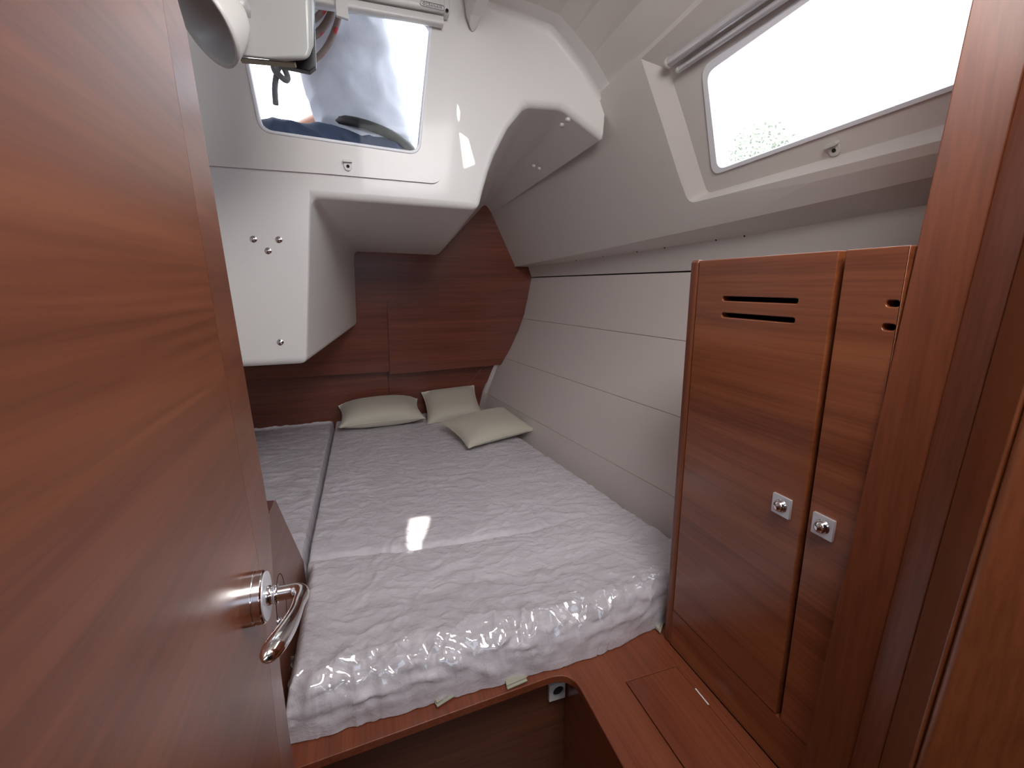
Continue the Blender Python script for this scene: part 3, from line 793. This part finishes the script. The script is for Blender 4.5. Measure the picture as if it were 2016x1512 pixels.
# ---------------------------------------------------------------- pillows
PIL = mat('cream_satin_cotton', (.66, .61, .50), .55); PIL.node_tree.nodes['Principled BSDF'].inputs['Sheen Weight'].default_value = .3
h = ntex(PIL, coords(PIL, (1, 1, 1)), 420, 2); bump(PIL, h, .12, .0008)
def pillow(c, w, d, hgt, rot, tilt, tx, label, seed):
    e = empty('pillow', (c[0], c[1], c[2]-hgt), label, 'pillow', 'cream pillows at the head of the berth')
    M = Matrix.Translation(V(c)) @ Matrix.Rotation(rot, 4, 'Z') @ Matrix.Rotation(tilt, 4, 'X') @ Matrix.Rotation(tx, 4, 'Y')
    n = 36; bm = newbm(); shp = []
    def pt(u, v, s):
        pin = 1-.13*(1-u*u)**1 * 0
        x = u*w/2*(1-.10*(1-abs(v)**2)*abs(u)**3*0-.09*(1-v*v)*abs(u)); y = v*d/2*(1-.10*(1-u*u)*abs(v))
        t = ((1-abs(u)**2.8)*(1-abs(v)**2.8))
        z = s*hgt*max(0, t)**.50
        z += .004*noise.noise(V((u*2.5+seed, v*2.5, s)))*t
        cr = (abs(u)*abs(v))**2
        z += .006*cr*noise.noise(V((u*9+seed, v*9, s*3)))
        if s < 0: z *= .75
        return M @ V((x, y, z))
    for s in (1, -1):
        rows = [[pt(math.sin(math.pi/2*(2*i/n-1)), math.sin(math.pi/2*(2*j/n-1)), s) for i in range(n+1)] for j in range(n+1)]
        grid(bm, rows)
    bmesh.ops.remove_doubles(bm, verts=bm.verts, dist=1e-5); bmesh.ops.recalc_face_normals(bm, faces=bm.faces)
    mk('cover', bm, PIL, e, smooth=True)
    bm = newbm(); P = []
    for k in range(n): P.append(pt(math.sin(math.pi/2*(2*k/n-1)), -1, 0))
    for k in range(n): P.append(pt(1, math.sin(math.pi/2*(2*k/n-1)), 0))
    for k in range(n): P.append(pt(-math.sin(math.pi/2*(2*k/n-1)), 1, 0))
    for k in range(n): P.append(pt(-1, -math.sin(math.pi/2*(2*k/n-1)), 0))
    P.append(P[0]); tube(bm, P, .0035, 8, False); mk('piping', bm, PIL, e, smooth=True)
    return e
p1 = on(750, 812, AZ, ZM+.06)
pillow((p1.x, p1.y-.02, ZM+.068), .47, .30, .078, .03, math.radians(9), 0, 'plump cream pillow on the left, leaning on the bulkhead', 1)
p2 = on(890, 800, AZ, ZM+.06)
pillow((p2.x, p2.y, ZM+.075), .34, .30, .06, -.02, math.radians(26), math.radians(-4), 'cream pillow at the back corner, half hidden by another', 2)
p3 = on(960, 842, AZ, ZM+.05)
pillow((p3.x, p3.y, ZM+.060), .40, .33, .055, math.radians(14), math.radians(8), math.radians(-3), 'cream pillow in front, lying flat nearest the hull side', 3)

# ---------------------------------------------------------------- door
XD = -.128
YE0 = .541
def edge_at(P, z):
    P = sorted(((p.z, p.y) for p in P)); P = [(0.0, P[0][1])]+P
    for (a, ya), (b, yb) in zip(P, P[1:]):
        if z <= b: return ya+(yb-ya)*(z-a)/(b-a)
    return P[-1][1]
XS = XD-.008
PO = [on(*q, AX, XS) for q in ((368, 63), (479, 725), (529, 1000), (548, 1290), (573, 1470))]
PI = [on(*q, AX, XD) for q in ((318, 0), (438, 712), (508, 1100), (530, 1300), (548, 1480))]
zl = [.02, .55, .9, 1.0, 1.1, 1.2, 1.35, 1.5, 1.65, PO[0].z]
zo = zl; zi = zl[:-1]+[1.79]
Po = [V((XS, edge_at(PO, z), z)) for z in zo]; Pi = [V((XD, min(edge_at(PI, z), edge_at(PO, min(z, zl[-1]))-.014), z)) for z in zi]
bm = newbm(); slab(bm, [[V((XD, -.08, .02))]+Pi+[V((XD, -.08, 1.79))]], (-.03, 0, 0))
door = mk('door_1', bm, W_door, bevel=.0006, seg=1, ang=60); setp(door, 'open wooden cabin door at the left with chrome lever handle', kind='structure')
bm = newbm(); back = lambda P: [p+V((XD-.03-p.x, 0, 0)) for p in P]
rings = [[a, b, back([b])[0], back([a])[0]] for a, b in zip(Pi, Po)]
vg = grid(bm, rings, True); bm.faces.new(vg[0]); bm.faces.new(vg[-1][::-1]); bmesh.ops.recalc_face_normals(bm, faces=bm.faces)
mk('edge_strip', bm, W_door, door)
rp = on(484, 1181, AX, XD)
bm = newbm(); lathe(bm, rp, (1, 0, 0), [(0, .0255), (.009, .0255), (.010, .0247), (.0105, .0255), (.0165, .0255), (.0180, .024), (.0185, .0225), (.0185, .0)], 40)
ho = mk('rosette', bm, CHR, door, smooth=False, bevel=.0003, seg=1, ang=20); 
for p_ in ho.data.polygons: p_.use_smooth = True
bm = newbm(); lathe(bm, rp+V((.018, 0, 0)), (1, 0, 0), [(0, .0235), (.0012, .0235), (.0014, .0225), (.0014, 0)], 32); mk('rosette_face', bm, SATIN, ho)
bm = newbm(); lathe(bm, rp+V((.0185, 0, 0)), (1, 0, 0), [(0, .0095), (.004, .0095), (.0042, .0085), (.007, .0085), (.0072, .0095), (.010, .0095), (.010, 0)], 24); mk('collar', bm, CHR, ho, smooth=True)
st = rp+V((.026, 0, 0))
C1 = rp+V((.041, 0, 0)); EL = rp+V((.0565, -.001, .001)); TP = on(518, 1302, AX, XD+.040)
dl_ = (TP-EL); path = [st+(C1-st)*k/4 for k in range(4)]
E2 = EL+dl_*.26
path += [(1-t)**2*C1+2*t*(1-t)*EL+t*t*E2 for t in [k/10 for k in range(11)]]
path += [E2+(TP-E2)*t+V((.004, 0, .001))*math.sin(math.pi*t) for t in [k/16 for k in range(1, 17)]]
sp2 = path; n_ = len(path); rr = []
for i in range(n_):
    t = i/(n_-1); r = .0072 if t < .3 else lerp(.0072, .0060, (t-.3)/.2) if t < .5 else lerp(.0060, .0085, soft((t-.5)/.38))
    if t > .88: r = .0085*math.sqrt(max(.02, 1-((t-.88)/.12)**2))
    rr.append(r)
bm = newbm(); tube(bm, sp2, rr, 20); mk('lever', bm, CHR, door, smooth=True)

# ---------------------------------------------------------------- outside: person, ropes, tree
def skin(name, V_, E_, R_s, m, parent, sub=2, disp=0):
    me = bpy.data.meshes.new(name); me.from_pydata([tuple(v) for v in V_], E_, []); me.materials.append(m)
    o = bpy.data.objects.new(name, me); COL.objects.link(o)
    o.modifiers.new('skin', 'SKIN')
    for i, r in enumerate(R_s):
        sv = me.skin_vertices[0].data[i]; sv.radius = (r, r) if not isinstance(r, tuple) else r
    me.skin_vertices[0].data[0].use_root = True
    ss = o.modifiers.new('sub', 'SUBSURF'); ss.levels = sub; ss.render_levels = sub
    dg = bpy.context.evaluated_depsgraph_get(); m2 = bpy.data.meshes.new_from_object(o.evaluated_get(dg))
    bpy.data.objects.remove(o)
    bm = newbm(); bm.from_mesh(m2)
    if disp:
        bm.normal_update()
        for v in bm.verts:
            c = v.co; q = noise.noise(V((c.x*7, c.y*7, c.z*7)))
            v.co = c+v.normal*disp*((1-abs(noise.noise(V((c.x*9+c.z*12, c.y*8, c.z*5-c.x*9)))))**3-.4)
    return mk(name, bm, m, parent, smooth=True)
ox = .055; oy = 1.95; oz = 1.985
pe_ = empty('person', (ox, oy, 1.70), 'person in light grey t-shirt and blue jeans seen through the portlight, sitting sideways', 'person')
SKN = mat('skin', (.55, .28, .19), .5)
SHI = mat('pale_grey_jersey', (.62, .64, .72), .85); h = ntex(SHI, coords(SHI, (1, 1, 1)), 90, 3); bump(SHI, h, .3, .002)
JEA = mat('blue_denim', (.045, .065, .12), .8); h = ntex(JEA, coords(JEA, (1, 1, 1)), 300, 2); bump(JEA, h, .3, .001)
HAI = mat('dark_hair', (.03, .02, .015), .6); BEL = mat('black_belt', (.02, .02, .022), .5)
G = lambda x, y, z: V((ox+x, oy+y, oz+z))
bv = [G(.03, 0, .0), G(.0, 0, .16), G(-.03, 0, .33), G(-.05, 0, .46), G(-.06, -.01, .55), G(-.07, -.03, .64), G(-.075, -.04, .74),
      G(-.05, -.19, .42), G(-.22, -.22, .54), G(-.30, -.16, .72), G(-.34, -.12, .80),
      G(-.05, .19, .42), G(-.10, .27, .20), G(-.27, .28, .12), G(-.35, .26, .09),
      G(.02, -.10, -.03), G(-.36, -.12, -.02), G(-.80, -.10, -.08), G(-.90, -.10, -.02),
      G(.02, .10, -.03), G(-.36, .12, -.02), G(-.80, .12, -.08), G(-.90, .12, -.02)]
be = [(0, 1), (1, 2), (2, 3), (3, 4), (4, 5), (5, 6), (3, 7), (7, 8), (8, 9), (9, 10), (3, 11), (11, 12), (12, 13), (13, 14), (0, 15), (15, 16), (16, 17), (17, 18), (0, 19), (19, 20), (20, 21), (21, 22)]
br = [(.12, .14), (.11, .13), (.115, .15), (.09, .12), .05, .085, .085, .055, .045, .035, .03, .055, .045, .035, .03, .08, .06, .04, .035, .08, .06, .04, .035]
skin('body', bv, be, br, SKN, pe_)
for base, dr in ((G(-.35, -.12, .80), -1), (G(-.36, .26, .09), 1)):
    for k in range(5):
        off = V((0, (k-1.5)*.018, 0)) if k < 4 else V((.02, -.045*dr*-1, 0)); L_ = [.07, .08, .075, .06, .05][k]
        bm = newbm(); b0 = base+off; tube(bm, smoothpts([b0+V((.02, 0, 0)), b0+V((-L_*.5, 0, .0)), b0+V((-L_*.85, 0, -.012)), b0+V((-L_, 0, -.03))], 4), [.0095]*12+[.006], 10)
        mk('finger', bm, SKN, pe_, smooth=True)
shv = [G(.045, 0, -.02), G(.03, 0, .06), G(.0, 0, .16), G(-.03, 0, .33), G(-.05, 0, .45), G(-.055, 0, .50), G(-.05, -.19, .42), G(-.14, -.215, .485), G(-.05, .19, .42), G(-.075, .235, .30)]
skin('t_shirt', shv, [(0, 1), (1, 2), (2, 3), (3, 4), (4, 5), (4, 6), (6, 7), (4, 8), (8, 9)], [(.175, .185), (.165, .175), (.155, .175), (.165, .19), (.13, .14), .075, .085, .07, .085, .07], SHI, pe_, 4, .013)
jv = [G(.04, 0, .02), G(.04, 0, -.05), G(.02, -.10, -.04), G(-.36, -.12, -.02), G(-.80, -.10, -.08), G(.02, .10, -.04), G(-.36, .12, -.02), G(-.80, .12, -.08)]
skin('jeans', jv, [(0, 1), (1, 2), (2, 3), (3, 4), (1, 5), (5, 6), (6, 7)], [(.150, .165), (.155, .17), .10, .08, .06, .10, .08, .06], JEA, pe_, 4, .014)
bm = newbm(); P = [G(.04+.150*math.cos(a), .170*math.sin(a), .045-.04*math.cos(a)) for a in [2*math.pi*k/40 for k in range(41)]]
tube(bm, P, .016, 8, False); mk('belt', bm, BEL, pe_, smooth=True)
bm = newbm(); grid(bm, sphere_rows(G(-.06, -.04, .80), .10, 20, 12, (1, .85, 1.1)), True); mk('hair', bm, HAI, pe_, smooth=True)

ROP = mat('brown_flecked_rope', (.16, .11, .095), .85)
vo2 = nd(ROP, 'ShaderNodeTexVoronoi'); vo2.inputs['Scale'].default_value = 26; lk(ROP, coords(ROP, (1, 1, 1)), vo2.inputs['Vector'])
c_ = ramp(ROP, vo2.outputs['Distance'], [(.20, (.32, .02, .02)), (.30, (.17, .12, .105))]); lk(ROP, c_, ROP.node_tree.nodes['Principled BSDF'].inputs['Base Color'])
h = ntex(ROP, coords(ROP, (1, 1, 1)), 240, 2); bump(ROP, h, .5, .002)
YR = 1.70
e = empty('rope_coil', on(600, -60, AY, YR), 'brown red-flecked rope coil hanging behind the portlight', 'rope')
for i, (a, b, yo) in enumerate(((80, 184, 0), (70, 136, .02), (60, 104, .0), (46, 76, .02), (34, 52, .0))):
    bm = newbm(); P = [on(598+a*math.cos(t)*(1+.0*i), -60+b*math.sin(t), AY, YR+yo+.01*math.sin(2*t)) for t in [2*math.pi*k/48 for k in range(49)]]
    tube(bm, P, .0090 if i != 1 else .011, 10, False); mk('loop', bm, ROP, e, smooth=True)
RG = mat('grey_rope', (.17, .15, .155), .85); h = ntex(RG, coords(RG, (1, 1, 1)), 260, 2); bump(RG, h, .6, .002)
YR2 = 1.68
bm = newbm(); P = smoothpts([on(x, y, AY, YR2+d) for x, y, d in ((533, -260, 0), (534, 60, 0), (538, 130, 0), (550, 148, -.012), (563, 158, -.014), (566, 150, 0), (556, 130, .01), (548, 134, .012), (544, 150, 0), (541, 175, 0), (543, 206, 0))], 6)
tube(bm, P, .0085, 10); o = mk('rope_end', bm, RG, smooth=True); setp(o, 'frayed grey rope end with a knot hanging by the left of the portlight', 'rope')

# ---------------------------------------------------------------- tree outside the starboard window
LEAF = mat('pale_sunlit_leaves', (.19, .205, .165), .8)
LEAF.node_tree.nodes['Principled BSDF'].inputs['Transmission Weight'].default_value = 0
BARK = mat('bark', (.2, .16, .12), .9)
te = empty('tree', (9, 8.5, 0), 'leafy tree far outside, faint beyond the long right-hand window', 'tree')
bm = newbm(); tube(bm, [V((9, 8.5, 0)), V((9.1, 8.6, 2)), V((9, 8.5, 3.6))], [.16, .12, .06], 10); mk('trunk', bm, BARK, te, smooth=True)
me = bpy.data.meshes.new('crown'); vs_, fs_ = [], []
for i in range(2600):
    t = V((random.gauss(0, 1), random.gauss(0, 1), random.gauss(0, .8))).normalized()*random.uniform(.3, 1.0)**.5
    cl_ = random.choice([(0, 0, 0), (-.9, .2, -.5), (.9, -.2, -.4), (.1, .6, .5), (-.3, -.6, -.6)])
    c = V((9, 8.5, 3.9))+V(cl_)+t*.75
    a = V((random.uniform(-1, 1), random.uniform(-1, 1), random.uniform(-1, 1))).normalized(); b = a.cross(V((random.random(), random.random(), random.random()))).normalized()
    n0 = len(vs_); s = .055
    vs_ += [c-a*s, c+b*s*.5, c+a*s, c-b*s*.5]; fs_.append((n0, n0+1, n0+2, n0+3))
me.from_pydata([tuple(v-V((9, 8.5, 0))) for v in vs_], [], fs_); me.materials.append(LEAF)
o = bpy.data.objects.new('crown', me); COL.objects.link(o); o.parent = te; o['kind'] = 'stuff'
